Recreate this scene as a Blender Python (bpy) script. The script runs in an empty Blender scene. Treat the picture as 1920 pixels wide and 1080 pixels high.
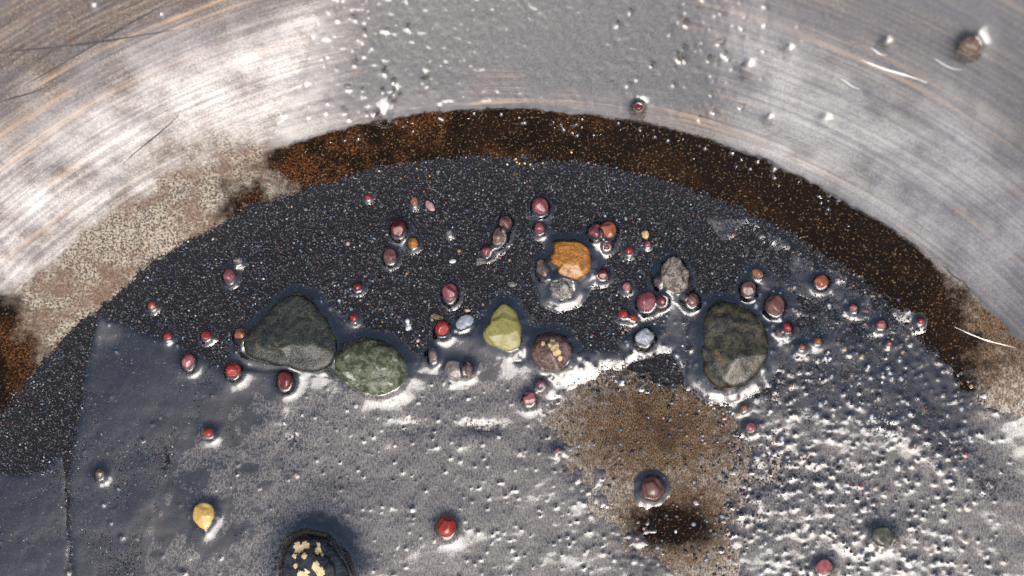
import bpy, bmesh, math, random
import numpy as np
from mathutils import Vector, Matrix

# ------------------------------------------------------------------ camera, sky, sun, exposure
scene = bpy.context.scene
col = scene.collection
MM = 0.001                      # everything below is worked out in millimetres
D, YAW, LENS = 170.0, math.radians(4.0), 53.1
cam_pos = np.array([D*math.sin(YAW), 0.0, D*math.cos(YAW)])
cam_r = np.array([math.cos(YAW), 0.0, -math.sin(YAW)])
cam_u = np.array([0.0, 1.0, 0.0])
cam_f = -cam_pos/np.linalg.norm(cam_pos)
cd = bpy.data.cameras.new('camera'); cam = bpy.data.objects.new('camera', cd); col.objects.link(cam)
cd.lens = LENS; cd.sensor_width = 36.0; cd.clip_start = 0.005; cd.clip_end = 10.0
cam.matrix_world = Matrix(((cam_r[0], cam_u[0], -cam_f[0], cam_pos[0]*MM), (cam_r[1], cam_u[1], -cam_f[1], cam_pos[1]*MM),
                           (cam_r[2], cam_u[2], -cam_f[2], cam_pos[2]*MM), (0, 0, 0, 1)))
cd.dof.use_dof = True; cd.dof.focus_distance = 0.1725; cd.dof.aperture_fstop = 22.0
scene.camera = cam

SUN_ZEN = math.radians(35.5)    # bright cloud patch towards the bottom of the picture
SUN_AZ = math.radians(8.0)     # a little to the right of it
world = bpy.data.worlds.new('World'); scene.world = world; world.use_nodes = True
wn = world.node_tree.nodes; wl = world.node_tree.links
sky = wn.new('ShaderNodeTexSky'); sky.sky_type = 'NISHITA'; sky.sun_disc = False
sky.sun_elevation = math.pi/2 - SUN_ZEN; sky.sun_rotation = math.pi - SUN_AZ
sky.air_density = 1.0; sky.dust_density = 5.0; sky.ozone_density = 1.0
wl.new(sky.outputs[0], wn['Background'].inputs[0]); wn['Background'].inputs[1].default_value = 0.15
sd = bpy.data.lights.new('overcast_sun', 'SUN'); sd.energy = 1.0; sd.angle = math.radians(44.0); sd.color = (0.97, 0.985, 1.0)
sun = bpy.data.objects.new('overcast_sun', sd); col.objects.link(sun)
sun.rotation_euler = Vector((math.sin(SUN_ZEN)*math.sin(SUN_AZ), -math.sin(SUN_ZEN)*math.cos(SUN_AZ), math.cos(SUN_ZEN))).to_track_quat('Z', 'Y').to_euler()
sun.location = (0, -0.3, 0.5)
scene.view_settings.view_transform = 'Standard'; scene.view_settings.look = 'None'
scene.view_settings.gamma = 1.0; scene.view_settings.exposure = 0.55
scene.render.engine = 'CYCLES'

# ------------------------------------------------------------------ helpers
rng = np.random.default_rng(11); random.seed(11)
def floor_pt(px, py, z=0.0):
    """point of the plane at height z (mm) seen at photograph pixel (1920 x 1080)"""
    px = np.asarray(px, float); py = np.asarray(py, float)
    k = 36.0/LENS/1920.0
    a = (px-960.0)*k; b = (540.0-py)*k
    d = [cam_f[i] + a*cam_r[i] + b*cam_u[i] for i in range(3)]
    t = (z-cam_pos[2])/d[2]
    return cam_pos[0]+t*d[0], cam_pos[1]+t*d[1]
def to_px(x, y, z):
    v = [x-cam_pos[0], y-cam_pos[1], z-cam_pos[2]]
    f = sum(v[i]*cam_f[i] for i in range(3)); k = 36.0/LENS/1920.0
    return 960+sum(v[i]*cam_r[i] for i in range(3))/f/k, 540-sum(v[i]*cam_u[i] for i in range(3))/f/k
PXMM = 0.06
_tab = {}
def vnoise(x, y, scale, seed):
    """smooth value noise, about -1..1; scale = cell size"""
    if seed not in _tab: _tab[seed] = np.random.default_rng(1000+seed).uniform(-1, 1, (256, 256))
    t = _tab[seed]; u = x/scale+77.3; v = y/scale+31.7
    i = np.floor(u).astype(int); j = np.floor(v).astype(int); fu = u-i; fv = v-j
    fu = fu*fu*fu*(fu*(fu*6-15)+10); fv = fv*fv*fv*(fv*(fv*6-15)+10)
    g = lambda a, b: t[a % 256, b % 256]
    return (g(i, j)*(1-fu)+g(i+1, j)*fu)*(1-fv)+(g(i, j+1)*(1-fu)+g(i+1, j+1)*fu)*fv
def fbm(x, y, scale, seed, n=3):
    s = 0; a = 1; w = 0
    for k in range(n): s = s+a*vnoise(x, y, scale/2**k, seed+17*k); w += a; a *= .55
    return s/w
def sstep(a, b, x):
    t = np.clip((x-a)/(b-a), 0, 1); return t*t*(3-2*t)
def inpoly(px, py, poly):
    c = np.zeros(np.shape(px), bool); n = len(poly)
    for i in range(n):
        x0, y0 = poly[i]; x1, y1 = poly[(i+1) % n]
        if y0 == y1: continue
        c ^= ((y0 > py) != (y1 > py)) & (px < (x1-x0)*(py-y0)/(y1-y0)+x0)
    return c
def polydist(x, y, poly):
    d = np.full(np.shape(x), 1e9); n = len(poly)
    for i in range(n):
        x0, y0 = poly[i]; x1, y1 = poly[(i+1) % n]; dx, dy = x1-x0, y1-y0
        t = np.clip(((x-x0)*dx+(y-y0)*dy)/(dx*dx+dy*dy+1e-12), 0, 1)
        d = np.minimum(d, np.hypot(x-x0-t*dx, y-y0-t*dy))
    return np.where(inpoly(x, y, poly), -d, d)
def smask(px, py, poly, soft): return sstep(soft, -soft, polydist(px, py, poly))
def blob(px, py, cx, cy, rx, ry): return np.exp(-((px-cx)/rx)**2-((py-cy)/ry)**2)
def mesh_np(name, v, f, smooth=False):
    """v (n,3) in mm, f (m,3) or (m,4)"""
    m = bpy.data.meshes.new(name); v = np.asarray(v, np.float32)*MM; f = np.asarray(f, np.int32); k = f.shape[1]
    m.vertices.add(len(v)); m.vertices.foreach_set('co', v.ravel())
    m.loops.add(f.size); m.loops.foreach_set('vertex_index', f.ravel())
    m.polygons.add(len(f)); m.polygons.foreach_set('loop_start', np.arange(0, f.size, k, dtype=np.int32))
    m.polygons.foreach_set('use_smooth', np.full(len(f), smooth))
    m.update(calc_edges=True); m.validate(); return m
def attr(m, name, vals):
    a = m.attributes.new(name, 'FLOAT', 'POINT'); a.data.foreach_set('value', np.asarray(vals, np.float32))
def attr_col(m, name, vals):
    a = m.attributes.new(name, 'FLOAT_COLOR', 'POINT')
    a.data.foreach_set('color', np.c_[vals, np.ones(len(vals))].astype(np.float32).ravel())
def obj(name, m, mat, parent=None, label=None, cat=None, group=None, kind=None):
    o = bpy.data.objects.new(name, m); col.objects.link(o)
    if mat and m: m.materials.append(mat)
    if parent: o.parent = parent
    for k, v in (('label', label), ('category', cat), ('group', group), ('kind', kind)):
        if v: o[k] = v
    return o
class NT:
    """short-hand for a material's nodes"""
    def __init__(s, name):
        s.m = bpy.data.materials.new(name); s.m.use_nodes = True; s.t = s.m.node_tree
        s.p = s.t.nodes['Principled BSDF']; s.out = s.t.nodes['Material Output']
    def n(s, typ, **kw):
        nd = s.t.nodes.new(typ)
        for k, v in kw.items(): setattr(nd, k, v)
        return nd
    def put(s, sock, v):
        if hasattr(v, 'is_linked'): s.t.links.new(v, sock)
        elif isinstance(v, tuple) and len(v) == 3 and sock.type == 'RGBA': sock.default_value = (*v, 1)
        else: sock.default_value = v
    def math(s, op, a, b=0.0, c=None, clamp=False):
        nd = s.n('ShaderNodeMath', operation=op, use_clamp=clamp); s.put(nd.inputs[0], a); s.put(nd.inputs[1], b)
        if c is not None: s.put(nd.inputs[2], c)
        return nd.outputs[0]
    def mix(s, f, a, b, blend='MIX'):
        nd = s.n('ShaderNodeMix', data_type='RGBA', blend_type=blend); s.put(nd.inputs[0], f); s.put(nd.inputs[6], a); s.put(nd.inputs[7], b)
        return nd.outputs[2]
    def mixf(s, f, a, b):
        nd = s.n('ShaderNodeMix', data_type='FLOAT'); s.put(nd.inputs[0], f); s.put(nd.inputs[2], a); s.put(nd.inputs[3], b); return nd.outputs[0]
    def step(s, x, a, b):
        nd = s.n('ShaderNodeMapRange', interpolation_type='SMOOTHSTEP'); s.put(nd.inputs[0], x); s.put(nd.inputs[1], a); s.put(nd.inputs[2], b); return nd.outputs[0]
    def coord(s):
        tc = s.n('ShaderNodeTexCoord'); return s.vm('SCALE', tc.outputs['Object'], 1000.0)
    def vm(s, op, a, b=None):
        nd = s.n('ShaderNodeVectorMath', operation=op); s.put(nd.inputs[0], a)
        if op == 'SCALE': s.put(nd.inputs['Scale'], b)
        elif b is not None: s.put(nd.inputs[1], b)
        return nd.outputs['Value'] if op == 'LENGTH' else nd.outputs[0]
    def noise(s, vec, scale, detail=3.0, rough=.55, dist=0.0):
        nd = s.n('ShaderNodeTexNoise'); s.put(nd.inputs['Vector'], vec); nd.inputs['Scale'].default_value = scale
        nd.inputs['Detail'].default_value = detail; nd.inputs['Roughness'].default_value = rough; nd.inputs['Distortion'].default_value = dist
        return nd.outputs['Fac']
    def voro(s, vec, scale, out='Distance'):
        nd = s.n('ShaderNodeTexVoronoi'); s.put(nd.inputs['Vector'], vec); nd.inputs['Scale'].default_value = scale; return nd.outputs[out]
    def attr(s, name, out='Fac'): return s.n('ShaderNodeAttribute', attribute_name=name).outputs[out]
    def bump(s, h, strength, dist):
        nd = s.n('ShaderNodeBump'); s.put(nd.inputs['Strength'], strength); nd.inputs['Distance'].default_value = dist*MM; s.put(nd.inputs['Height'], h); return nd.outputs[0]
    def set(s, **kw):
        for k, v in kw.items(): s.put(s.p.inputs[k.replace('_', ' ')], v)
        return s.m

# ------------------------------------------------------------------ pan profile
CXP, CYP = floor_pt(943, 1505)         # centre of the pan's round floor, below the frame
R_IN, R_OUT, TANW = 67.5, 80.0, math.tan(math.radians(38.0))
R_RIM = 128.0
def z_pan(x, y):
    r = np.hypot(x-CXP, y-CYP); t = np.clip((r-R_IN)/(R_OUT-R_IN), 0, 1)
    return TANW*(R_OUT-R_IN)*t*t/2 + np.maximum(r-R_OUT, 0)*TANW
def ring(px, py): return np.hypot(px-943, py-1505)     # photograph radius about the same centre
R_EDGE = 1299.0                         # where the wet wall ends and the dull rust band begins
SAND_C, SAND_R = (930, 1432), 1140.0

# ------------------------------------------------------------------ the table of stones (photograph outlines, px)
STONES = [
 dict(name='pebble', mat='slate', top=2.6, chis=3, sub=5, out=[(449,655),(462,635),(485,612),(515,580),(530,565),(560,553),(585,562),(605,590),(625,620),(633,648),(631,668),(622,686),(600,693),(570,691),(540,684),(500,677),(468,668)],
      label='large dark grey-green triangular pebble, left of the round green pebble'),
 dict(name='pebble', mat='green', top=3.0, chis=0, sub=5, out=[(628,668),(645,650),(680,637),(712,640),(742,655),(763,680),(761,705),(745,729),(715,741),(685,738),(655,720),(634,694)],
      label='round pale green mottled pebble touching the triangular pebble'),
 dict(name='pebble', mat='olive', top=2.0, chis=5, sub=5, out=[(944,567),(956,574),(972,600),(976,630),(972,652),(955,658),(935,651),(912,641),(906,627),(920,605),(932,580)],
      label='smooth olive yellow pebble shaped like a rounded triangle'),
 dict(name='pebble', mat='orange', top=2.2, chis=3, sub=5, out=[(1042,454),(1070,455),(1105,466),(1107,490),(1099,516),(1082,527),(1062,519),(1047,512),(1048,500),(1032,488),(1041,470)],
      label='glossy orange brown blocky stone above the small grey crystal stone'),
 dict(name='pebble', mat='greyrock', top=1.5, chis=14, sub=5, out=[(1032,538),(1037,524),(1055,519),(1075,525),(1079,540),(1071,555),(1052,561),(1035,554)],
      label='small grey rough crystalline stone just below the orange stone'),
 dict(name='pebble', mat='conglom', top=2.6, chis=8, sub=5, out=[(999,652),(1010,633),(1035,626),(1060,635),(1071,655),(1067,678),(1045,693),(1018,689),(1002,673)],
      label='round dark brown conglomerate pebble with a tan patch, right of the olive pebble'),
 dict(name='pebble', mat='moss', top=3.2, chis=3, sub=5, out=[(1324,590),(1345,567),(1380,574),(1410,590),(1432,615),(1437,642),(1427,682),(1407,707),(1376,724),(1340,722),(1321,700),(1321,645)],
      label='large dark moss green glossy stone standing alone at the right'),
 dict(name='pebble', mat='speckle', top=2.0, chis=9, sub=5, out=[(1244,496),(1262,481),(1281,495),(1290,520),(1286,541),(1268,551),(1250,541),(1239,515)],
      label='rough grey speckled stone above the maroon garnet'),
 dict(name='pebble', mat='yellow', top=1.5, chis=5, sub=4, out=[(364,957),(371,945),(382,941),(396,945),(403,959),(399,975),(386,994),(374,984)],
      label='small honey yellow pebble alone near the bottom left'),
 dict(name='rock', mat='blackrock', top=4.6, chis=14, sub=5, out=[(533,1052),(545,1020),(575,1006),(612,1013),(642,1042),(660,1080),(652,1112),(602,1132),(552,1117),(530,1082)],
      label='black rock with cream flecks cut by the bottom edge'),
 dict(name='pebble', mat='darkgreen', top=1.3, chis=3, sub=4, out=[(1632,995),(1648,986),(1668,992),(1679,1006),(1672,1020),(1654,1025),(1637,1014)],
      label='dark olive grey oval pebble in the wet grit at the bottom right'),
 dict(name='pebble', mat='brownrock', top=1.6, chis=3, sub=4, out=[(1820,62),(1834,52),(1850,54),(1860,68),(1856,84),(1838,88),(1822,80)],
      label='brown pebble under a water bead on the upper right wall'),
 dict(name='pebble', mat='bluegrey', top=.7, chis=0, sub=4, out=[(855,612),(862,597),(876,590),(888,594),(888,604),(876,612),(862,617)],
      label='pale blue-grey oval pebble left of the olive pebble'),
 dict(name='pebble', mat='greybrown', top=.9, chis=3, sub=4, out=[(833,690),(840,678),(856,677),(872,687),(872,702),(858,708),(842,704)],
      label='grey-brown rounded pebble in clear water beside the orange-red bead'),
]
# name, x, y, rx, ry, rot, material, label
BEADS = [
 ('garnet',1013,386,15,16,0,'g_maroon','largest purple-red round garnet near the top of the black sand'),
 ('garnet',1011,427,10,11,0,'g_maroon','small purple-red garnet straight below the largest upper garnet'),
 ('garnet',748,429,14,15,0,'g_dark','dark red glassy garnet above the square orange grain'),
 ('garnet',732,480,12,14,0,'g_brown','brownish red garnet left of the square orange grain'),
 ('garnet',948,418,12,13,0,'g_brown','rust red garnet touching the tip of the brown pointed grain'),
 ('stone_grain',937,444,12,19,-18,'brownrock','brown pointed grain with a wet white foot, below the rust red garnet'),
 ('garnet',913,471,10,10,0,'g_maroon','small crimson garnet left of the brown pointed grain\'s foot'),
 ('garnet',1117,434,13,13,0,'g_maroon','purple-red garnet joined to the orange-red garnet on its right'),
 ('garnet',1140,431,15,16,0,'g_orange','orange-red garnet, right one of the joined pair'),
 ('garnet',1138,460,9,9,30,'g_brown','tiny brown-red garnet just below the joined pair of garnets'),
 ('garnet',1180,470,7,8,0,'g_red','tiny red grain right of the orange stone'),
 ('garnet',844,548,14,17,0,'g_maroon','rose red oval garnet above the pale blue-grey pebble'),
 ('garnet',830,615,13,14,0,'g_bright','bright speckled red garnet left of the pale blue-grey pebble'),
 ('garnet',671,537,9,9,0,'g_dark','small dark red garnet above the round green pebble'),
 ('garnet',664,595,7,8,0,'g_red','small red garnet in the pale grit above the round green pebble'),
 ('garnet',431,517,11,13,0,'g_maroon','red garnet alone in sand above the triangular pebble\'s left end'),
 ('garnet',286,573,8,8,0,'g_orange','tiny pinkish orange grain alone in the left sand'),
 ('garnet',316,630,9,8,0,'g_red','small scarlet garnet, left one of two on the sand by the grey pool'),
 ('garnet',388,629,9,9,0,'g_red','small scarlet garnet, right one of two on the sand by the grey pool'),
 ('garnet',356,677,12,14,0,'g_pink','pink-red garnet sitting in a small water foot at the pool edge'),
 ('garnet',439,693,14,14,0,'g_bright','bright red crescent-lit garnet below the triangular pebble\'s left tip'),
 ('garnet',536,712,14,17,0,'g_dark','dark red oval garnet right under the triangular pebble'),
 ('garnet',452,627,11,13,0,'g_rust','rusty orange grain touching the left tip of the triangular pebble'),
 ('garnet',1212,565,17,18,0,'g_maroon','big smooth maroon garnet with a square highlight'),
 ('garnet',1242,561,11,13,0,'g_dark','dark garnet beside the big smooth maroon garnet'),
 ('garnet',1232,527,8,9,0,'g_rust','small orange grain on the left side of the speckled stone'),
 ('garnet',1175,537,8,8,0,'g_pink','tiny pink grain upper left of the big smooth maroon garnet'),
 ('garnet',1130,514,10,10,0,'g_dark','small dark red garnet between orange stone and speckled stone'),
 ('stone_grain',1018,505,10,19,18,'brownrock','long brown grain left of the orange stone'),
 ('garnet',1168,589,9,9,0,'g_bright','bright red garnet lower left of the big smooth maroon garnet'),
 ('garnet',1187,596,7,7,0,'g_bright','tiny red garnet beside the bright red garnet near the maroon one'),
 ('garnet',1297,562,13,13,0,'g_brown','brown garnet left of the moss green stone\'s top'),
 ('garnet',1403,541,14,14,0,'g_brown','brown garnet above the moss green stone\'s right shoulder'),
 ('garnet',1452,571,17,18,0,'g_brown','large brown glassy garnet right of the moss green stone'),
 ('garnet',1540,527,13,12,0,'g_orange','orange-red garnet in the grit at the far right of the sand'),
 ('garnet',1420,513,12,8,-30,'g_rust','elongated rusty grain above the brown garnets at right'),
 ('garnet',1474,614,9,9,0,'g_bright','bright red garnet just right of the moss green stone'),
 ('garnet',1460,620,6,6,0,'g_rust','tiny orange grain touching the bright red garnet by the moss stone'),
 ('garnet',1502,650,7,7,0,'g_rust','orange grain in wet grit, left one of two below the bright red garnet'),
 ('garnet',1532,639,7,7,0,'g_rust','orange grain in wet grit, right one of two below the bright red garnet'),
 ('garnet',1600,578,8,8,0,'g_pink','dull red grain in the middle of the right hand grit'),
 ('garnet',1652,609,9,9,0,'g_pink','pale pink grain in the right hand grit'),
 ('garnet',1726,601,7,7,0,'g_red','red grain nearest the right edge of the grit'),
 ('garnet',1666,644,6,6,0,'g_pink','small pink grain below the pale pink grain in the right grit'),
 ('garnet',1014,720,10,11,0,'g_maroon','small purple-red garnet below the brown conglomerate pebble'),
 ('garnet',993,747,12,13,0,'g_pink','pink-red garnet in a water ring below the conglomerate pebble'),
 ('garnet',877,689,9,12,-10,'g_rust','orange-red bead in the pool, right of the grey-brown pebble'),
 ('stone_grain',812,665,8,14,10,'brownrock','mauve brown oval grain right of the round green pebble'),
 ('garnet',393,811,10,9,0,'g_bright','bright red garnet in the dark left pool'),
 ('garnet',837,987,17,19,0,'g_bright','bright red garnet in a dark water ring, bottom centre'),
 ('garnet',1223,915,20,21,0,'g_brown','large plain brown bead on the bare brown metal'),
 ('garnet',1545,1062,15,15,0,'g_pink','pinkish red bead at the bottom edge, right'),
 ('stone_grain',775,456,9,10,5,'orange','square orange grain between two dark red garnets'),
 ('garnet',777,378,7,9,0,'g_rust','small rust grain left of the flat pink sliver'),
 ('stone_grain',807,386,6,12,35,'pinkgrain','flat pink sliver in the upper sand'),
 ('garnet',690,369,6,6,0,'g_red','tiny dark red grain, uppermost left in the black sand'),
 ('stone_grain',1210,440,7,8,10,'tan','small tan grain right of the joined garnets'),
 ('garnet',1214,458,6,6,0,'g_pink','tiny salmon grain under the small tan grain'),
 ('garnet',1045,845,5,5,0,'g_pink','tiny pink grain alone on the bare metal, centre'),
 ('stone_grain',190,888,9,9,0,'brownrock','brownish grain in the far left of the pool'),
 ('stone_grain',900,491,9,7,10,'greyrock','grey flat grain below the small crimson garnet'),
 ('stone_grain',961,533,10,5,5,'greyrock','grey bar shaped grain left of the crystalline stone'),
 ('stone_grain',850,490,7,4,15,'paleblue','pale turquoise chip in the centre of the sand'),
 ('stone_grain',843,436,6,6,15,'greyrock','small grey chip above the pale turquoise chip'),
 ('stone_grain',820,594,13,5,-10,'oliveflat','flat olive brown sliver above the bright speckled garnet'),
 ('stone_grain',877,582,6,3,0,'tan','tiny orange tan sliver above the pale blue-grey pebble'),
 ('stone_grain',765,602,4,5,0,'white','small white chip between green pebble and blue-grey pebble'),
 ('stone_grain',767,615,6,4,40,'paleblue','pale slanted chip below the small white chip'),
 ('stone_grain',447,488,8,8,0,'greyrock','pale grey grain above the lone red garnet at left'),
 ('garnet',1197,197,10,10,0,'g_dark','dark red-brown bead at the edge of the wet wall, top'),
 ('stone_grain',1208,632,17,17,0,'clear','clear glassy grain in the wet patch below the maroon garnet'),
 ('garnet',1282,556,7,7,0,'g_brown','tiny brown grain squeezed between speckled stone and brown garnet'),
 ('garnet',1407,800,9,9,0,'g_pink','pale pink grain in the grit below the moss green stone'),
 ('garnet',1395,765,6,6,0,'g_rust','tiny rust grain just below the moss green stone'),
]
GOLD = [(967,297,3.6,'largest gold flake at the sand\'s upper edge'),(969,303,2.6,'gold flake just under the largest gold flake'),(974,306,3,'third gold flake from the left in the curved row'),
        (984,306,3.2,'fourth gold flake in the curved row'),(994,307,3.2,'gold flake at the right end of the curved row'),(1018,305,3.2,'upright gold flake right of the curved row'),
        (1072,285,3.4,'lone gold flake up on the dark rust band'),(781,316,2.8,'upper of two gold specks on sand left of centre'),(805,329,3,'lower of two gold specks on sand left of centre'),
        (710,320,3,'leftmost gold speck at the sand\'s upper edge')]

# ------------------------------------------------------------------ masks in photograph space
def m_sand(px, py):
    d = np.hypot(px-SAND_C[0], py-SAND_C[1]) + 9*fbm(px, py, 60, 3) + 5*fbm(px, py, 14, 4)
    far = sstep(1560, 1800, px)*sstep(540, 700, py)
    edge = sstep(SAND_R+4+40*far, SAND_R-5-150*far, d+40*far*fbm(px, py, 45, 9))
    yl = np.interp(px, [-300,0,130,150,330,430,560,700,850,1000,1100,1250,1400,1500,1700,1850,2200], [1500,1500,1500,1500,860,760,740,720,690,690,700,720,760,790,830,930,1000])
    low = sstep(yl+55, yl-55, py+30*fbm(px, py, 70, 5))
    left = .9*sstep(760, 380, px)*sstep(120, 160, px)*sstep(700, 740, py)*sstep(1500, 800, py)*(.75+.5*fbm(px, py, 60, 6))
    thin = .38*sstep(1900, 1500, px)*sstep(1300, 1450, px)*sstep(700, 760, py)*sstep(1150, 900, py)
    cen = .22*sstep(520, 640, px)*sstep(1150, 950, px)*sstep(700, 740, py)*sstep(960, 780, py)
    return np.clip(edge*np.maximum.reduce([low, left, thin, cen, np.clip(1.5*blob(px+8*fbm(px, py, 30, 8), py, 602, 1030, 62, 66), 0, .95)]), 0, 1)  # last patch: sand standing in for the dark water hollow round the rock
def h_sand(px, py):
    d = np.hypot(px-SAND_C[0], py-SAND_C[1])
    return SANDH*m_sand(px, py)*(.12+.88*sstep(SAND_R+5, SAND_R-170, d))
SANDH = .42
W1 = [(176,640),(190,592),(330,645),(420,693),(520,697),(620,708),(680,747),(750,742),(775,695),(850,700),(880,640),(905,655),(985,682),(1010,700),(1070,690),(1090,660),(1180,655),(1250,628),(1258,655),(1130,690),(1062,722),(1022,765),(1010,800),(1060,850),(1120,950),(1190,1010),(1260,1100),(1260,1500),(160,1500),(146,1100),(132,1000),(128,900),(140,820),(160,720)]
W2 = [(-400,885),(0,884),(45,889),(80,880),(100,858),(112,850),(120,858),(124,900),(128,1000),(142,1100),(156,1500),(-400,1500)]
W3 = [(1450,650),(1560,600),(1700,630),(1780,690),(1850,760),(2000,800),(2300,820),(2300,1500),(1380,1500),(1385,1000),(1440,880),(1410,770),(1440,710)]
W4 = [(1150,640),(1245,600),(1262,560),(1285,600),(1285,700),(1262,660),(1170,668)]
W5 = [(770,695),(800,650),(815,628),(890,628),(930,660),(985,680),(940,720),(800,730)]
def m_wall_wet(px, py):
    r = ring(px, py) + 5*fbm(px, py, 40, 21) + 3*fbm(px, py, 12, 22)
    inner = sstep(R_EDGE-14, R_EDGE+14, r)*sstep(-250, 100, px+600)
    lim = np.interp(px, [-300,300,480,560,760,1250,1400,1500,1700,2300], [-300,-250,-60,90,700,1500,1500,1500,1500,1500])
    rag = 110*fbm(px, py, 130, 23)+50*fbm(px, py, 30, 24)
    return inner*sstep(lim+130, lim-60, r-R_EDGE+rag)
APRON = {2: 30, 3: 24, 4: 30, 5: 26, 6: 42, 7: 22, 1: 22}
def m_wet(px, py):
    px = px+7*fbm(px, py, 150, 71)+3*fbm(px, py, 40, 72)
    m = np.maximum.reduce([smask(px, py, W1, 14+110*blob(px, py, 1180, 930, 190, 170)+50*blob(px, py, 1330, 1080, 150, 150)), smask(px, py, W2, 12), .80*smask(px, py, W3, 60)+.2*smask(px, py, [(1700,800),(1860,780),(2300,820),(2300,1500),(1500,1500),(1600,1000)], 80), .85*smask(px, py, W4, 18), .8*smask(px, py, W5, 14), .50*smask(px, py, [(1290,385),(1420,405),(1560,490),(1720,590),(1520,660),(1380,520)], 40)])
    for k, w in APRON.items():                # water held on the low side of the larger stones
        o = STONES[k]['out']; cx, cy = np.mean(o, 0)
        near = (np.abs(px-cx) < 160) & (np.abs(py-cy) < 160)
        if near.any():
            d = polydist(px[near], py[near], o); a = .70*sstep(w*1.1, w*.55, d)*sstep(-45, 10, py[near]-cy+.35*(cx-px[near])*(1 if k != 3 else -2))
            m[near] = np.maximum(m[near], a)
    # drier spots inside the pools
    m = m - .75*blob(px, py, 905, 800, 60, 20) - .6*blob(px, py, 770, 800, 40, 20) - .45*blob(px, py, 560, 830, 120, 45)
    return np.maximum(m, m_wall_wet(px, py))

# ------------------------------------------------------------------ materials
def mat_pan():
    s = NT('rusty wet steel'); P = s.coord()
    c = s.vm('SUBTRACT', P, (CXP, CYP, 0.0)); sep = s.n('ShaderNodeSeparateXYZ'); s.put(sep.inputs[0], c)
    r = s.math('SQRT', s.math('ADD', s.math('MULTIPLY', sep.outputs[0], sep.outputs[0]), s.math('MULTIPLY', sep.outputs[1], sep.outputs[1])))
    th = s.math('ARCTAN2', sep.outputs[1], sep.outputs[0])
    def polar(kr, kt):
        cb = s.n('ShaderNodeCombineXYZ'); s.put(cb.inputs[0], s.math('MULTIPLY', r, kr)); s.put(cb.inputs[1], s.math('MULTIPLY', th, kt)); return cb.outputs[0]
    def lin(kx, ky):
        return s.vm('MULTIPLY', P, (kx, ky, 1.0))
    rust, tan, wall, brown, sky_glare, fines_shade = [s.attr(k) for k in ('rust', 'tan', 'wall', 'brown', 'sky_glare', 'fines_shade')]
    fine = s.noise(P, 7.5, 2.0, .7); fine2 = s.noise(P, 4.6, 3.0, .75); mid = s.noise(P, .55, 4.0, .6); big = s.noise(P, .14, 4.0, .6)
    arcs = s.noise(polar(2.4, 3.5), 1.0, 4.0, .65); arcs2 = s.noise(polar(1.1, 2.0), 1.0, 3.0, .6); hair = s.noise(polar(5.5, 2.2), 1.0, 2.0, .5)
    brush = s.noise(lin(6.0, 2.0), 1.0, 3.0, .6)
    # bare steel; the wall has sky glare and a dulled top centre painted in
    fl = s.mix(s.step(s.math('ADD', s.math('MULTIPLY', brush, .5), s.math('MULTIPLY', fine2, .5)), .40, .58), (.035, .030, .026), (.46, .42, .36))
    fl = s.mix(s.math('MULTIPLY', s.step(fine, .40, .58), .55), fl, (.07, .055, .045))
    wl_ = s.mix(s.step(s.math('ADD', s.math('MULTIPLY', fine2, .45), s.math('MULTIPLY', arcs, .55)), .42, .58), (.024, .021, .026), (.26, .205, .15))
    wl_ = s.mix(s.math('MULTIPLY', s.step(fine, .44, .54), .75), wl_, (.045, .036, .035))
    wl_ = s.mix(s.math('MULTIPLY', s.step(arcs2, .56, .66), .7), wl_, (.40, .25, .13))
    wl_ = s.mix(s.math('MULTIPLY', s.step(hair, .60, .66), .8), wl_, (.05, .042, .045))
    wl_ = s.mix(s.math('MULTIPLY', s.step(big, .42, .60), .45), wl_, (.10, .095, .11))
    wl_ = s.mix(s.math('MULTIPLY', s.step(mid, .56, .70), .5), wl_, (.09, .045, .022))
    wl_ = s.mix(s.math('MULTIPLY', s.math('MULTIPLY', sky_glare, s.step(s.noise(P, .22, 5.0, .6), .18, .70)), .75), wl_, s.mix(s.step(s.math('ADD', s.math('MULTIPLY', fine2, .5), s.math('MULTIPLY', arcs, .5)), .40, .60), (.36, .345, .325), (.66, .645, .625)))
    fm = s.step(s.math('ADD', fines_shade, s.math('MULTIPLY', s.math('SUBTRACT', mid, .5), .7)), .35, .65)
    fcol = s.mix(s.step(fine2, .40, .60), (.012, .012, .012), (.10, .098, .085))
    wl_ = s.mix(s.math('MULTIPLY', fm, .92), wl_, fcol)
    base = s.mix(wall, fl, wl_)
    # brown film of rust on the floor
    bm = s.step(s.math('ADD', brown, s.math('MULTIPLY', s.math('SUBTRACT', s.noise(P, 1.1, 6.0, .75), .5), 1.9)), .10, .95)
    bcol = s.mix(s.step(s.noise(lin(9.0, 4.5), 1.0, 4.0, .75), .42, .64), (.013, .008, .005), (.23, .145, .075))
    bcol = s.mix(s.math('MULTIPLY', s.step(s.noise(P, .22, 4.0, .6), .45, .65), .5), bcol, (.014, .008, .005))
    base = s.mix(bm, base, bcol)
    # pale tan crust
    tm = s.step(s.math('ADD', tan, s.math('MULTIPLY', s.math('SUBTRACT', s.noise(P, .5, 6.0, .75), .5), 1.1)), .20, .80)
    tcol = s.mix(s.step(s.noise(P, 3.6, 4.0, .8), .43, .57), (.03, .022, .015), (.32, .275, .205))
    tcol = s.mix(s.math('MULTIPLY', s.step(s.noise(P, .2, 6.0, .75), .44, .62), .8), tcol, (.085, .04, .018))
    base = s.mix(tm, base, tcol)
    # dark rust
    rm = s.step(s.math('ADD', rust, s.math('MULTIPLY', s.math('SUBTRACT', s.noise(P, .45, 7.0, .8), .5), 1.3)), .12, .56)
    rcol = s.mix(s.step(fine2, .46, .60), (.007, .005, .004), s.mix(s.step(s.noise(P, .12, 3.0, .5), .42, .60), (.022, .010, .005), (.11, .040, .010)))
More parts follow.
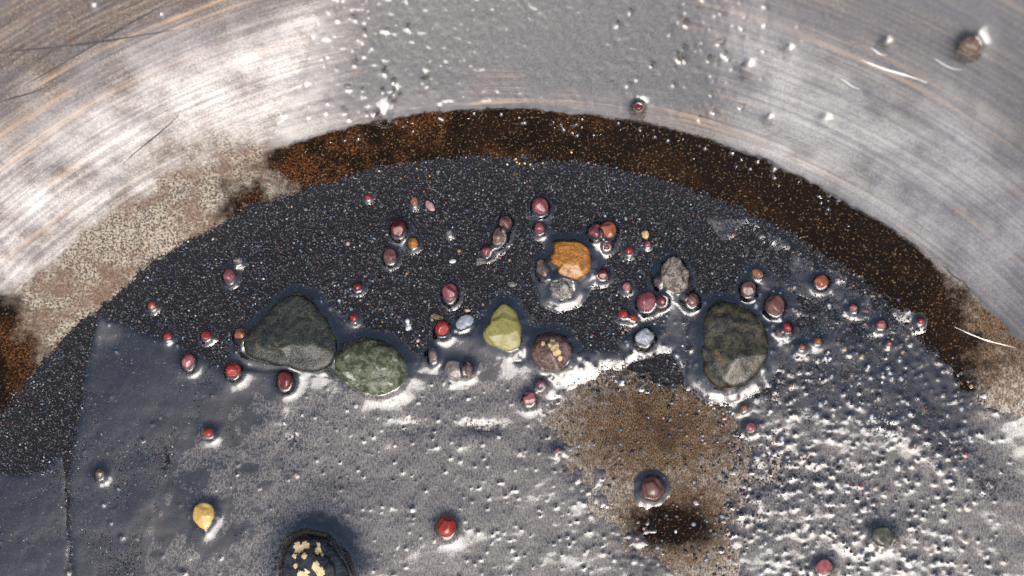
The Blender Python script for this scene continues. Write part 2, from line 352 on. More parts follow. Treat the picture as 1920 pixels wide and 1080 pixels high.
    rcol = s.mix(s.math('MULTIPLY', s.step(s.noise(P, .30, 4.0, .6), .44, .58), .9), rcol, (.006, .004, .003))
    sp = s.n('ShaderNodeSeparateXYZ'); s.put(sp.inputs[0], P)
    rcol = s.mix(s.math('MULTIPLY', s.step(s.math('ADD', sp.outputs[0], s.math('MULTIPLY', mid, 14.0)), 2.0, 26.0), .74), rcol, (.008, .006, .005))
    rcol = s.mix(s.math('MULTIPLY', s.step(s.noise(P, 4.0, 3.0, .7), .58, .68), .75), rcol, (.26, .165, .08))
    base = s.mix(rm, base, rcol)
    met = s.math('MULTIPLY', s.math('SUBTRACT', 1.0, rm), s.math('SUBTRACT', 1.0, s.math('MULTIPLY', tm, .7)))
    met = s.math('MULTIPLY', met, s.math('SUBTRACT', .80, s.math('MULTIPLY', bm, .62)))
    met = s.math('MULTIPLY', met, s.mixf(s.math('MAXIMUM', sky_glare, s.math('SUBTRACT', 1.0, wall)), .38, .95))
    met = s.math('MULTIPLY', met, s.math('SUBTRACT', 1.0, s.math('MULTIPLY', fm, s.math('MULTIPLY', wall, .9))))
    rough = s.math('ADD', s.math('MULTIPLY', fine2, .25), .36)
    rough = s.mixf(rm, rough, .62)
    h = s.math('ADD', s.math('MULTIPLY', s.mixf(wall, brush, arcs), .5), s.math('MULTIPLY', fine, .9))
    return s.set(Base_Color=base, Specular_IOR_Level=s.mixf(s.math('MAXIMUM', rm, s.math('MULTIPLY', bm, .8)), .4, .02), Metallic=met, Roughness=rough, Normal=s.bump(h, s.mixf(sky_glare, .55, .22), .09))
def mat_water():
    s = NT('clear water film'); P = s.coord()
    g = s.n('ShaderNodeBsdfGlossy'); g.inputs['Roughness'].default_value = .07; g.inputs['Color'].default_value = (1, 1, 1, 1)
    tr = s.n('ShaderNodeBsdfTransparent'); tr.inputs['Color'].default_value = (.93, .94, .95, 1)
    h = s.math('ADD', s.math('MULTIPLY', s.noise(P, 2.6, 3.0, .6), 1.0), s.math('MULTIPLY', s.noise(P, 6.0, 2.0, .6), .35))
    s.put(g.inputs['Normal'], s.bump(h, .14, .06))
    fr = s.n('ShaderNodeFresnel'); fr.inputs['IOR'].default_value = 1.9
    mx = s.n('ShaderNodeMixShader'); s.put(mx.inputs[0], fr.outputs[0]); s.put(mx.inputs[1], tr.outputs[0]); s.put(mx.inputs[2], g.outputs[0])
    s.t.links.new(mx.outputs[0], s.out.inputs['Surface']); return s.m
def mat_grain():
    s = NT('mineral grains'); c = s.attr('gcol', 'Color')
    b = s.attr('bed')
    return s.set(Base_Color=c, Roughness=s.mixf(b, .48, .7), Specular_IOR_Level=s.mixf(b, .40, .04), IOR=1.6)
def mat_stone(name, cols, scale=1.0, rough=.22, coat=.9, bump=.35, veins=None, streak=None, spots=None, sss=0):
    s = NT(name); P = s.coord()
    if streak: P = s.vm('MULTIPLY', P, streak)
    n = s.noise(P, 1.1*scale, 5.0, .62, .4); n2 = s.noise(P, 4.5*scale, 3.0, .6)
    c = s.mix(s.step(n, .44, .56), cols[0], cols[1])
    c = s.mix(s.math('MULTIPLY', s.step(n2, .50, .66), .75), c, cols[2])
    if len(cols) > 3: c = s.mix(s.step(s.noise(P, .75*scale, 4.0, .65, .8), .56, .66), c, cols[3])
    if veins:
        v = s.n('ShaderNodeTexWave'); s.put(v.inputs['Vector'], P); v.inputs['Scale'].default_value = .55*scale; v.inputs['Distortion'].default_value = 9.0
        v.inputs['Detail'].default_value = 4.0; v.inputs['Detail Scale'].default_value = 1.4
        c = s.mix(s.math('MULTIPLY', s.step(v.outputs['Fac'], .86, .97), .8), c, veins)
    if spots: c = s.mix(s.step(s.voro(P, 2.2*scale), .30, .18), c, spots)
    h = s.math('ADD', n, s.math('MULTIPLY', n2, .6))
    s.set(Base_Color=c, Roughness=rough, Normal=s.bump(h, bump, .16), Coat_Normal=s.bump(h, bump*.5, .14), Specular_IOR_Level=.05, Coat_Weight=coat, Coat_Roughness=.04, IOR=1.5, Coat_IOR=1.52)
    if sss: s.set(Subsurface_Weight=sss, Subsurface_Scale=.0004)
    return s.m
MAT = dict(
 slate=mat_stone('dark slate green', [(.005,.008,.005),(.019,.025,.017),(.052,.060,.046),(.085,.062,.026)], 1.4, .40, .7, .9),
 green=mat_stone('mottled green', [(.035,.045,.02),(.12,.135,.08),(.022,.028,.012),(.34,.365,.30)], 1.1, .4, .6, .7),
 olive=mat_stone('olive yellow', [(.20,.185,.055),(.25,.23,.075),(.14,.125,.035)], .8, .35, .5, .15),
 orange=mat_stone('orange jasper', [(.27,.105,.014),(.42,.18,.03),(.08,.03,.006)], 1.1, .22, .9, .8, streak=(.6,1.7,1.0)),
 greyrock=mat_stone('grey crystal', [(.05,.045,.038),(.17,.155,.135),(.34,.33,.31)], 1.8, .35, .7, .7),
 conglom=mat_stone('brown conglomerate', [(.050,.022,.017),(.115,.055,.042),(.22,.16,.12)], 2.0, .25, .9, .8),
 moss=mat_stone('moss green', [(.010,.010,.004),(.050,.043,.016),(.006,.006,.003),(.12,.07,.024)], 1.2, .22, 1.0, 1.0),
 speckle=mat_stone('speckled grey', [(.055,.043,.03),(.22,.19,.15),(.40,.37,.32),(.16,.08,.04)], 1.6, .3, .9, .7),
 yellow=mat_stone('honey yellow', [(.52,.33,.085),(.60,.43,.17),(.42,.22,.035)], .9, .3, .7, .2),
 blackrock=mat_stone('black rock', [(.006,.007,.008),(.022,.024,.026),(.05,.055,.06)], .7, .22, .9, .5),
 darkgreen=mat_stone('dark olive', [(.04,.042,.028),(.10,.10,.075),(.02,.02,.015)], 1.0, .3, .9, .3),
 brownrock=mat_stone('brown grain', [(.11,.07,.052),(.19,.13,.10),(.06,.035,.026)], 1.3, .3, .8, .4),
 bluegrey=mat_stone('blue grey', [(.20,.23,.26),(.32,.35,.38),(.14,.16,.18)], 1.0, .35, .5, .2),
 greybrown=mat_stone('grey brown', [(.13,.11,.09),(.24,.21,.18),(.08,.06,.05)], 1.2, .25, 1.0, .4),
 pinkgrain=mat_stone('pink grain', [(.30,.19,.17),(.38,.27,.25),(.20,.11,.10)], 1.3, .5, .4, .3),
 tan=mat_stone('tan grain', [(.45,.30,.14),(.58,.44,.25),(.32,.17,.06)], 1.3, .4, .5, .4),
 white=mat_stone('white quartz', [(.62,.62,.60),(.72,.72,.70),(.5,.5,.5)], 1.3, .3, .5, .3),
 paleblue=mat_stone('pale blue', [(.42,.50,.52),(.55,.62,.63),(.35,.40,.42)], 1.3, .35, .5, .3),
 oliveflat=mat_stone('olive flat', [(.12,.10,.06),(.20,.17,.10),(.08,.05,.03)], 1.3, .5, .4, .4),
 clear=mat_stone('pale glassy', [(.26,.28,.30),(.40,.43,.45),(.15,.16,.17)], 1.2, .2, 1.0, .5),
 cream=mat_stone('cream mineral', [(.62,.47,.24),(.70,.56,.33),(.48,.33,.14)], 1.6, .45, .3, .4),
 gold=None)
for k, c in dict(g_maroon=(.155,.043,.05), g_dark=(.09,.012,.012), g_brown=(.12,.055,.045), g_orange=(.22,.065,.03), g_red=(.18,.018,.016),
                 g_bright=(.24,.026,.018), g_pink=(.24,.08,.08), g_rust=(.20,.078,.038)).items():
    MAT[k] = mat_stone(k[2:]+' garnet', [c, tuple(1.5*a for a in c), tuple(.6*a for a in c)], 1.4, .2, 1.0, .18, sss=.25)
s = NT('native gold'); MAT['gold'] = s.set(Base_Color=(.66,.42,.15), Metallic=1.0, Roughness=.5)
PAN, WATER, GRAIN = mat_pan(), mat_water(), mat_grain()

# ------------------------------------------------------------------ the pan
def build_pan():
    nt = 900
    th = np.linspace(0, 2*np.pi, nt, endpoint=False)
    radii = np.r_[.4, 6, 14, 22, np.arange(28, 100, .45), np.arange(100, R_RIM+.1, 2)]
    rows, zs = list(radii), [float(z_pan(CXP+q, CYP)) for q in radii]
    zr = zs[-1]
    for rr, zz in ((R_RIM+1.2, zr+.6), (R_RIM+2.6, zr+.5), (R_RIM+3.2, zr-.5), (R_RIM+2.2, zr-1.3), (R_RIM, zr-1.2), (110, float(z_pan(CXP+110, CYP))-1.1), (R_OUT+.6, float(z_pan(CXP+R_OUT, CYP))-1.0), (74, -.35), (R_IN, -.9), (30, -.9), (.4, -.9)):
        rows.append(rr); zs.append(zz)
    rows = np.array(rows); zs = np.array(zs); n = len(rows)
    x = CXP+rows[:, None]*np.cos(th); y = CYP+rows[:, None]*np.sin(th); z = np.repeat(zs[:, None], nt, 1)
    v = np.stack([x, y, z], -1).reshape(-1, 3)
    i = np.arange(n-1)[:, None]*nt; j = np.arange(nt)[None]; k = (j+1) % nt
    f = np.stack([i+j, i+nt+j, i+nt+k, i+k], -1).reshape(-1, 4)
    m = mesh_np('gold_pan', v, f, True)
    px, py = to_px(v[:, 0], v[:, 1], v[:, 2]); r = ring(px, py)
    e = 6*fbm(px, py, 40, 21)
    rust = sstep(R_EDGE+10, R_EDGE-10, r+e)*sstep(R_EDGE-260, R_EDGE-190, r)
    lf = sstep(680, 330, px+120*fbm(px, py, 120, 31)); rt = sstep(1690, 1880, px+90*fbm(px, py, 90, 32))
    rust = rust*(1-lf)*(1-rt)
    rust = np.maximum(rust, .75*blob(px, py, 20, 700, 70, 110)*(r < R_EDGE+40))
    rust = np.maximum(rust, .7*blob(px, py, 10, 600, 40, 60)); rust = np.maximum(rust, .8*blob(px, py, 1260, 985, 90, 45))
    tan = lf*sstep(R_EDGE+70, R_EDGE-10, r+3*e)*sstep(R_EDGE-300, R_EDGE-200, r)
    tan = np.maximum(tan, .55*blob(px, py, 380, 280, 190, 70)*sstep(R_EDGE-20, R_EDGE+40, r))
    wall = sstep(R_EDGE-40, R_EDGE+10, r)
    brown = np.maximum.reduce([blob(px, py, 1230, 800, 230, 150), .95*blob(px, py, 1270, 970, 150, 130), .5*blob(px, py, 1100, 740, 80, 50), .45*blob(px, py, 1620, 800, 220, 120), .95*blob(px, py, 1850, 640, 130, 130), .4*blob(px, py, 1000, 930, 60, 110)])*(r < R_EDGE)
    sky_glare = sstep(R_EDGE-20, R_EDGE+30, r)*sstep(R_EDGE+340, R_EDGE+140, r+70*fbm(px, py, 130, 36))*np.maximum(sstep(700, 560, px), sstep(1300, 1450, px)*sstep(640, 460, py))  # pale steel painted in for the white sky glare on both sides
    fines_shade = sstep(R_EDGE+5, R_EDGE+90, r+60*fbm(px, py, 80, 33))*sstep(540, 760, px+120*fbm(px, py, 170, 34))*sstep(1500, 1220, px+120*fbm(px, py, 170, 35))  # dark silt, spread wide to paint in the blocked sky reflection at top centre
    for nm, a in (('rust', rust), ('tan', tan), ('wall', wall), ('brown', brown), ('sky_glare', sky_glare), ('fines_shade', fines_shade)): attr(m, nm, a)
    return obj('gold_pan', m, PAN, label='worn rusty steel gold pan holding the sand and pebbles', cat='pan')
pan = build_pan()
# bright gouges in the wall steel, parts of the pan
def scratch(p0, p1, w, lift, mt):
    n = 14; v = []; f = []
    for i in range(n+1):
        t = i/n; px = p0[0]+(p1[0]-p0[0])*t; py = p0[1]+(p1[1]-p0[1])*t+2.5*math.sin(5*t+p0[0])
        x, y = floor_pt(px, py, 0)
        for _ in range(6): x, y = floor_pt(px, py, z_pan(x, y))
        dx, dy = p1[1]-p0[1], p1[0]-p0[0]; L = math.hypot(dx, dy); nx, ny = dx/L, dy/L
        ww = w*PXMM*(.25+.75*math.sin(math.pi*min(max(t, .04), .96)))*(1+.3*random.uniform(-1, 1))
        for s_, l in ((-1, .008), (-.2, lift), (.25, lift*.8), (1, .008)):
            X, Y = x+nx*ww*s_, y+ny*ww*s_; v.append((X, Y, float(z_pan(X, Y))+l))
    for i in range(n):
        for k in range(3): a = i*4+k; f.append((a, a+1, a+5, a+4))
    obj('scratch', mesh_np('scratch', v, f), mt, pan)
s = NT('bare bright steel'); BRIGHT = s.set(Base_Color=(.74, .72, .68), Metallic=1.0, Roughness=.45)
s = NT('dark grimy scratch'); GRIME = s.set(Base_Color=(.018, .015, .015), Roughness=.6)
scratch((1615,112), (1738,158), 2.0, .04, BRIGHT); scratch((1752,112), (1803,134), 1.0, .015, BRIGHT); scratch((1632,92), (1662,104), 1.0, .015, BRIGHT)
scratch((-20,103), (325,58), 1.5, .02, GRIME); scratch((45,158), (345,-10), 1.3, .02, GRIME); scratch((-15,200), (90,160), 1.2, .02, GRIME); scratch((230,310), (335,215), 1.0, .02, GRIME)
scratch((1790,615), (1905,655), .7, .012, BRIGHT); scratch((1575,150), (1612,166), 1.0, .015, BRIGHT); scratch((1770,745), (1900,800), .9, .03, BRIGHT)

# ------------------------------------------------------------------ solid stones
def bumpy(p, sc, seed):
    return (vnoise(p[:, 0]+.37*p[:, 2], p[:, 1]-.21*p[:, 2], sc, seed)+vnoise(p[:, 2]+5.1+.3*p[:, 0], p[:, 1]+9.7, sc, seed+1))*.5
ICO = {}
def ico(sub):
    if sub not in ICO:
        bm = bmesh.new(); bmesh.ops.create_icosphere(bm, subdivisions=sub, radius=1.0)
        ICO[sub] = (np.array([q.co[:] for q in bm.verts]), np.array([[q.index for q in fc.verts] for fc in bm.faces])); bm.free()
    return ICO[sub]
def ground_z(x, y, px, py): return float(z_pan(x, y))+float(h_sand(np.array([px]), np.array([py]))[0])
OUTL = []     # outlines (mm) with collar height, for the water
def stone_mesh(name, outline_mm, top, sub, chis, seed, rough=.05, power=.8, zp=.85, fac=()):
    """closed lump whose plan is the outline and whose height is `top`; origin = centre of its foot"""
    o = np.array(outline_mm); c = o.mean(0); d = o-c
    ang = np.arctan2(d[:, 1], d[:, 0]); rad = np.hypot(d[:, 0], d[:, 1]); k = np.argsort(ang)
    ang, rad = ang[k], rad[k]; ang = np.r_[ang-2*np.pi, ang, ang+2*np.pi]; rad = np.r_[rad, rad, rad]
    v, f = ico(sub); v = v.copy(); pl = np.hypot(v[:, 0], v[:, 1]); ph = np.arctan2(v[:, 1], v[:, 0])
    R = sum(np.interp(ph+q, ang, rad) for q in (-.09, 0, .09))/3
    rm = rad.mean(); g = np.random.default_rng(seed)
    q = pl**power; zz = np.sign(v[:, 2])*np.abs(v[:, 2])**zp
    cut = np.full(len(v), 1.0)
    for k in range(chis+len(fac)):            # flat facets, given or random
        if k < len(fac): nrm = np.array(fac[k][:3], float); nrm /= np.linalg.norm(nrm); off = fac[k][3]
        else: nrm = g.normal(size=3); nrm[2] = abs(nrm[2])*.9+.15; nrm /= np.linalg.norm(nrm); off = g.uniform(.66, .88)
        dt = (np.c_[q*np.cos(ph), q*np.sin(ph), zz]@nrm); cut = np.minimum(cut, np.where(dt > off, off/np.maximum(dt, 1e-6), 1.0))
    keep = 1-(1-cut)*np.clip(np.abs(zz)*2.2, 0, 1)
    out = np.c_[q*R*np.cos(ph)*keep, q*R*np.sin(ph)*keep, zz*top/2*keep]
    nn = bumpy(out, rm*.55, seed % 97)*rough*1.2+bumpy(out, rm*.2, (seed+5) % 97)*rough*.5
    out *= (1+nn)[:, None]
    out[:, 2] -= out[:, 2].min()
    return mesh_np(name, out, f, True), c, out, f, rm
def place(m, name, c, z, mat, **kw):
    o = obj(name, m, MAT[mat], **kw); o.location = (c[0]*MM, c[1]*MM, z*MM); return o
BOX = dict(orange=(.5, .55, [(0,.30,.95,.62),(.12,-.62,.78,.66),(.85,-.1,.5,.74),(-.75,.15,.6,.72)]),
           slate=(.62, .7, [(-.05,.30,.95,.52),(.62,.35,.70,.66),(.15,-.62,.77,.60),(-.6,.35,.7,.66)]),
           moss=(.7, .7, [(-.45,.22,.87,.66),(.42,.25,.87,.68),(.35,-.62,.70,.80),(-.55,-.4,.73,.80)]), olive=(.62, .8, [(0,.12,.99,.74),(.1,-.6,.79,.76)]))
for i, S in enumerate(STONES):
    pts = []
    zz = float(z_pan(*floor_pt(*np.mean(S['out'], 0))))+S['top']*.45
    for p in S['out']: pts.append([float(a) for a in floor_pt(p[0], p[1], zz)])
    m, c, vv, ff, rm = stone_mesh(S['name'], pts, S['top'], S['sub'], S['chis'], 40+i, .03 if S['mat'] in ('olive', 'yellow', 'bluegrey') else .10 if S['mat'] in ('moss', 'conglom', 'speckle', 'greyrock') else .075, *BOX.get(S['mat'], (.8, .85, ())))
    pc = np.mean(S['out'], 0); z = ground_z(c[0], c[1], pc[0], pc[1])-.08
    if S['mat'] in ('brownrock',): z = float(z_pan(c[0], c[1]))-.25
    o = place(m, S['name'], c, z, S['mat'], label=S['label'], cat=S['name'], group='pebbles in the pan')
    OUTL.append((pts, 1.7 if S['mat'] == 'blackrock' else min(.8, .3*S['top']+.1), 3.2*rm))
    if S['mat'] in ('blackrock', 'conglom'):
        flecks = [(560,1028,7),(573,1022,5),(571,1043,4),(553,1042,3),(596,1032,5),(597,1021,3),(592,1062,6),(600,1074,7),(563,1078,5),(574,1076,5),(555,1062,3),(604,1040,2.5)] if S['mat'] == 'blackrock' else [(1040,650,7),(1043,658,6),(1034,645,5),(1051,672,3.5),(1018,645,3)]
        cen = vv[ff].mean(1)
        tops = cen[:, 2] > vv[:, 2].max()*.35
        fn = np.cross(vv[ff[:, 1]]-vv[ff[:, 0]], vv[ff[:, 2]]-vv[ff[:, 0]]); fn /= np.linalg.norm(fn, axis=1)[:, None]+1e-9
        vn = np.zeros_like(vv)
        for k in range(3): np.add.at(vn, ff[:, k], fn)
        vn /= np.linalg.norm(vn, axis=1)[:, None]+1e-9
        qx, qy = to_px(cen[:, 0]+c[0], cen[:, 1]+c[1], cen[:, 2]+z)
        for fx, fy, fr in flecks:
            d = np.hypot(qx-fx, (qy-fy)*.8)*(1+.45*fbm(qx, qy, 5, int(fx) % 50))
            sel = tops & (d < fr*1.15)
            if sel.sum() < 3: continue
            ids, inv = np.unique(ff[sel], return_inverse=True)
            n0 = len(ids); tri = inv.reshape(-1, 3)
            obj('mineral_fleck', mesh_np('mineral_fleck', vv[ids]+vn[ids]*.025, tri, True), MAT['cream'], o)
for i, (nm, x, y, rx, ry, rot, mt, lab) in enumerate(BEADS):
    g = np.random.default_rng(300+i); a = np.linspace(0, 2*np.pi, 14, endpoint=False); ca, sa = math.cos(math.radians(rot)), math.sin(math.radians(rot))
    jag = .06 if nm == 'garnet' else .14
    rr = 1+jag*g.uniform(-1, 1, 14); ux, uy = rx*rr*np.cos(a), ry*rr*np.sin(a)
    flat = mt in ('pinkgrain', 'paleblue', 'oliveflat', 'tan', 'bluegrey') or (x, y) in ((961,533), (900,491))
    top = min(rx, ry)*PXMM*(1.0 if flat else 1.7)
    zc = float(z_pan(*floor_pt(x, y)))+top*.5
    pts = [[float(q) for q in floor_pt(x+ux[k]*ca-uy[k]*sa, y-(ux[k]*sa+uy[k]*ca), zc)] for k in range(14)]
    m, c, vv, ff, rm = stone_mesh(nm, pts, top, 4 if rx > 11 else 3, int(g.integers(2, 9)) if nm == 'garnet' else 9, 300+i, .025 if nm == 'garnet' else .05, .92)
    z = ground_z(c[0], c[1], x, y)-.04
    place(m, nm, c, z, mt, label=lab, cat='garnet' if nm == 'garnet' else 'grain', group='garnets in the pan' if nm == 'garnet' else 'stray grains in the pan')
    if not flat: OUTL.append((pts, min(.75, .58*top), 2.6*rm))
for i, (x, y, r, lab) in enumerate(GOLD):
    g = np.random.default_rng(700+i); a = np.linspace(0, 2*np.pi, 9, endpoint=False); rr = .8*r*(1+.35*g.uniform(-1, 1, 9))
    pts = [[float(q) for q in floor_pt(x+rr[k]*math.cos(a[k]), y+rr[k]*1.1*math.sin(a[k]), float(z_pan(*floor_pt(x, y)))+.3)] for k in range(9)]
    m, c, vv, ff, rm = stone_mesh('gold_flake', pts, r*PXMM*1.0, 2, 4, 700+i, .08)
    place(m, 'gold_flake', c, ground_z(c[0], c[1], x, y)+.08*float(m_sand(np.array([x]), np.array([y]))[0] > .5), 'gold', label=lab, cat='gold flake', group='gold flakes at the edge of the sand')

# ------------------------------------------------------------------ black sand: a thin bed and its grains
SANDH = .42
def grid(x0, x1, y0, y1, st):
    xs = np.arange(x0, x1, st); ys = np.arange(y0, y1, st); return np.meshgrid(xs, ys)
def grid_mesh(X, Y, Z, keep):
    h, w = X.shape; idx = np.arange(h*w).reshape(h, w)
    q = keep[:-1, :-1] | keep[1:, :-1] | keep[:-1, 1:] | keep[1:, 1:]
    f = np.stack([idx[:-1, :-1], idx[:-1, 1:], idx[1:, 1:], idx[1:, :-1]], -1)[q]
    used, inv = np.unique(f, return_inverse=True)
    v = np.stack([X, Y, Z], -1).reshape(-1, 3)[used]; return v, inv.reshape(-1, 4), used
BASEV, BASEF = [], []
cube_v = np.array([[a, b, c] for a in (-1, 1) for b in (-1, 1) for c in (-1, 1)], float)*.66
cube_f = np.array([[0,1,3],[0,3,2],[4,6,7],[4,7,5],[0,4,5],[0,5,1],[2,3,7],[2,7,6],[0,2,6],[0,6,4],[1,5,7],[1,7,3]])
def rand_rot(n):
    q = rng.normal(size=(n, 4)); q /= np.linalg.norm(q, axis=1)[:, None]; w, x, y, z = q.T
    return np.stack([np.stack([1-2*(y*y+z*z), 2*(x*y-z*w), 2*(x*z+y*w)], -1), np.stack([2*(x*y+z*w), 1-2*(x*x+z*z), 2*(y*z-x*w)], -1), np.stack([2*(x*z-y*w), 2*(y*z+x*w), 1-2*(x*x+y*y)], -1)], 1)
def grains(pos, rad, colr, tv, tf, jit=.35):
    n = len(pos); k = len(tv)
    v = tv[None]*(1+jit*rng.uniform(-1, 1, (n, k, 3)))*(rng.uniform(.75, 1.2, (n, 1, 3)))
    v = np.einsum('nij,nkj->nki', rand_rot(n), v)*rad[:, None, None]+pos[:, None, :]
    f = tf[None]+(np.arange(n)*k)[:, None, None]
    return v.reshape(-1, 3), f.reshape(-1, 3), np.repeat(colr, k, 0)
PAL = np.array([(.015,.0155,.018),(.032,.034,.039),(.060,.064,.073),(.10,.11,.12),(.24,.27,.29),(.50,.53,.54),(.26,.17,.08),(.20,.035,.03),(.36,.22,.19),(.07,.05,.14),(.10,.17,.13),(.06,.13,.24),(.12,.08,.05)])
def scatter(n, dens, x0=-140, x1=2060, y0=-140, y1=1280):
    px = rng.uniform(x0, x1, n); py = rng.uniform(y0, y1, n); k = rng.uniform(0, 1, n) < dens(px, py); return px[k], py[k]
def lift(px, py):
    x, y = floor_pt(px, py, 0)
    for _ in range(4): x, y = floor_pt(px, py, z_pan(x, y))
    return x, y, z_pan(x, y)
# bed
X, Y = grid(-72, 72, -48, 30, .40); Zp = z_pan(X, Y); PX, PY = to_px(X, Y, Zp); sm = m_sand(PX, PY)
Zs = Zp+h_sand(PX, PY)-.02-.45*sstep(.75, .35, sm+.45*fbm(X, Y, 1.3, 43))+.04*fbm(X, Y, 1.2, 41)*sm
bv, bf, _ = grid_mesh(X, Y, Zs, Zs > Zp-.08)
bf = np.r_[bf[:, [0, 1, 2]], bf[:, [0, 2, 3]]]; parts = [(bv, bf, np.tile(PAL[0], (len(bv), 1)))]
# fine grains
px, py = scatter(420000, lambda a, b: m_sand(a, b)**1.3*.78)
x, y, zp = lift(px, py); n = len(px); sdn = m_sand(px, py)
cl = rng.choice(len(PAL), n, p=[.37,.30,.225,.055,.012,.004,.010,.004,.004,.006,.004,.005,.001])
rad = rng.uniform(.065, .118, n)*np.where(cl > 3, 1.05, 1.0)
pos = np.c_[x, y, zp+h_sand(px, py)+rng.uniform(-.05, .05, n)]
print('fine grains', n)
parts.append(grains(pos, rad, PAL[cl]*rng.uniform(.7, 1.3, (n, 1)), cube_v, cube_f))
V = np.concatenate([p[0] for p in parts]); off = np.cumsum([0]+[len(p[0]) for p in parts[:-1]])
Fc = np.concatenate([p[1]+o for p, o in zip(parts, off)]); C = np.concatenate([p[2] for p in parts])
m = mesh_np('black_sand', V, Fc); attr_col(m, 'gcol', C); attr(m, 'bed', np.r_[np.ones(len(bv)), np.zeros(len(V)-len(bv))])
obj('black_sand', m, GRAIN, label='fine black sand lying in a crescent along the pan\'s edge', cat='sand', kind='stuff')
# coarse pale and brown grit
def d_coarse(a, b):
    right = sstep(1230, 1480, a+.25*b-150)*sstep(1930, 1740, a)*sstep(520, 600, b)*sstep(1190, 1090, np.hypot(a-930, b-1432))
    midd = .9*blob(a, b, 1170, 640, 120, 80)+.5*blob(a, b, 690, 580, 60, 50)+.45*blob(a, b, 1120, 720, 90, 50)+.3*blob(a, b, 640, 560, 90, 50)
    spread = .05*(np.hypot(a-930, b-1432) < 1120)+.26*sstep(700, 740, b)*sstep(480, 640, a)*sstep(1300, 1100, a)+.3*blob(a, b, 1300, 820, 160, 120)
    return np.clip(np.maximum.reduce([.85*right, midd, spread]), 0, 1)
px, py = scatter(30000, lambda a, b: d_coarse(a, b)*.55)
x, y, zp = lift(px, py); n = len(px); rad = .12+.15*rng.uniform(0, 1, n)**1.6*(1+.15*(px > 1350)*rng.uniform(0, 1, n))
inner = (px > 560) & (px < 1150) & (py > 720)
cl = rng.choice(len(PAL), n, p=[.18,.15,.14,.14,.10,.045,.075,.03,.045,.01,.02,.015,.05])
cl = np.where(inner & (rng.uniform(0, 1, n) < .85), rng.choice(3, n), cl); rad = np.where(inner, rad*.8, rad)
ic1 = ico(1)
cv, cf, cc = grains(np.c_[x, y, zp+h_sand(px, py)+rad*.45], rad, PAL[cl]*rng.uniform(.7, 1.3, (n, 1)), ic1[0], ic1[1], .18)
print('coarse grains', n)
m = mesh_np('coarse_grit', cv, cf, True); attr_col(m, 'gcol', cc)
obj('coarse_grit', m, GRAIN, label='coarse pale and brown grit scattered over sand and wet metal', cat='grit', kind='stuff')
CO = np.c_[x, y, rad]

# ------------------------------------------------------------------ water: a film with real height that creeps up every stone
ST = .17
X, Y = grid(-74, 74, -48, 47, ST); Zp = z_pan(X, Y); PX, PY = to_px(X, Y, Zp); sm = m_sand(PX, PY)
wet = m_wet(PX, PY)
wallm = sstep(R_EDGE-10, R_EDGE+30, ring(PX, PY))
amp = .14+.45*blob(PX, PY, 1180, 900, 220, 190)+.16*sstep(1350, 1500, PX)*(1-wallm)-.08*wallm
T = np.clip(wet-.5+amp*fbm(X, Y, 2.2, 51)+.4*amp*fbm(X, Y, .7, 52), -.45, .50)
T = np.where(T > 0, .24*np.sqrt(np.maximum(T, 0)*.5+1e-9), .30*T)
# ripples in the thick film on the top wall, gentle unevenness elsewhere
rip = wallm*sstep(600, 700, PX)*sstep(1480, 1300, PX)
T += (wet > .4)*(.10*rip*fbm(X*1.0, Y*1.25, .55, 61, 3)*(.55+.45*fbm(X, Y, 7, 69))+.016*fbm(X, Y, 1.1, 63)+.14*fbm(X, Y, 5.5, 65)*(1-wallm)+.05*wallm*fbm(X, Y, 6, 65))
T += .03*wallm*(1-rip)*sstep(1300, 1400, PX)*fbm(X+.5*Y, Y*1.6, 1.6, 67, 2)
COL = np.zeros_like(T)
for pts, A, rr in OUTL:
    o = np.array(pts); lo, hi = o.min(0)-9, o.max(0)+9
    i0, i1 = np.searchsorted(Y[:, 0], [lo[1], hi[1]]); j0, j1 = np.searchsorted(X[0], [lo[0], hi[0]])
    if i1 <= i0 or j1 <= j0: continue
    small = rr < 3.0
    d = np.maximum(polydist(X[i0:i1, j0:j1], Y[i0:i1, j0:j1]+(.28*min(rr, 2.6)/2.0 if small else .12), pts), 0)
    L = 1.15 if A > 1.5 else .75 if rr > 6 else (.5 if not small else .36)
    COL[i0:i1, j0:j1] += A*np.exp(-d/L)
T += np.minimum(COL, 1.7)
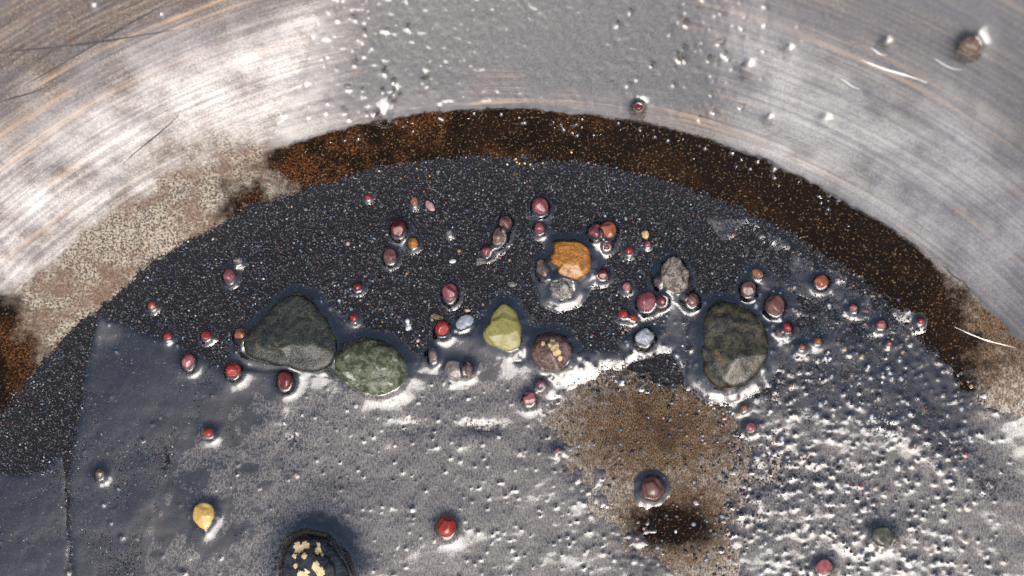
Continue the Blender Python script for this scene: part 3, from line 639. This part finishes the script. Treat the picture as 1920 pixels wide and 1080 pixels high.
def add_bump(cx, cy, a, s):
    i0, i1 = np.searchsorted(Y[:, 0], [cy-3*s, cy+3*s]); j0, j1 = np.searchsorted(X[0], [cx-3*s, cx+3*s])
    if i1 > i0 and j1 > j0: T[i0:i1, j0:j1] += a*np.exp(-((X[i0:i1, j0:j1]-cx)**2+(Y[i0:i1, j0:j1]-cy)**2)/s**2)
for cx, cy, r in CO: add_bump(cx, cy, r*.44, r*1.25)
# beads of water along the upper edge of the rust band, bubbles on the wall
for _ in range(110):
    a = rng.uniform(-.30, .55); q = R_EDGE-abs(rng.normal(0, 17))-7; bx, by = 943+q*math.sin(a), 1505-q*math.cos(a)
    wx, wy, wz = lift(np.array([bx]), np.array([by])); s_ = .08+.2*rng.uniform(0, 1)**2; add_bump(wx[0], wy[0], .14+s_*.5, s_*1.1)
for bx, by, s_ in [(720,219,.95),(745,172,.45),(738,185,.4),(797,140,.35),(1440,226,.5),(1545,228,.6),(1660,82,.5),(1478,96,.5),(1400,130,.7),(180,15,.5),(305,30,.4)]:
    wx, wy, wz = lift(np.array([bx]), np.array([by])); add_bump(wx[0], wy[0], s_*.55, s_*1.1)
for _ in range(620):
    bx = rng.choice([rng.normal(670, 30+.35*abs(rng.normal(0, 160))), rng.normal(1345, 30+.35*abs(rng.normal(0, 160)))]); by = rng.uniform(-20, 225)
    wx, wy, wz = lift(np.array([bx]), np.array([by])); s_ = .12+.22*rng.uniform(0, 1)**3; add_bump(wx[0], wy[0], rng.choice([.30, -.5])*s_, s_)
def blur(a, k):
    for ax in (0, 1):
        for _ in range(2):
            p = np.pad(a, [(k, k+1) if q == ax else (0, 0) for q in (0, 1)], mode='edge'); c = np.cumsum(p, ax)
            n = a.shape[ax]; hi = np.take(c, np.arange(n)+2*k, ax); lo = np.take(c, np.arange(n), ax); a = (hi-lo)/(2*k)
    return a
Zw = Zp+blur(h_sand(PX, PY), 9)+T
v, f, used = grid_mesh(X, Y, Zw, (T > -.06) & (Zw > Zp-.05))
m = mesh_np('water', v, f, True)
print('water faces', len(f))
obj('water', m, WATER, kind='structure', label='thin film of clear water lying over pan, sand and stones')
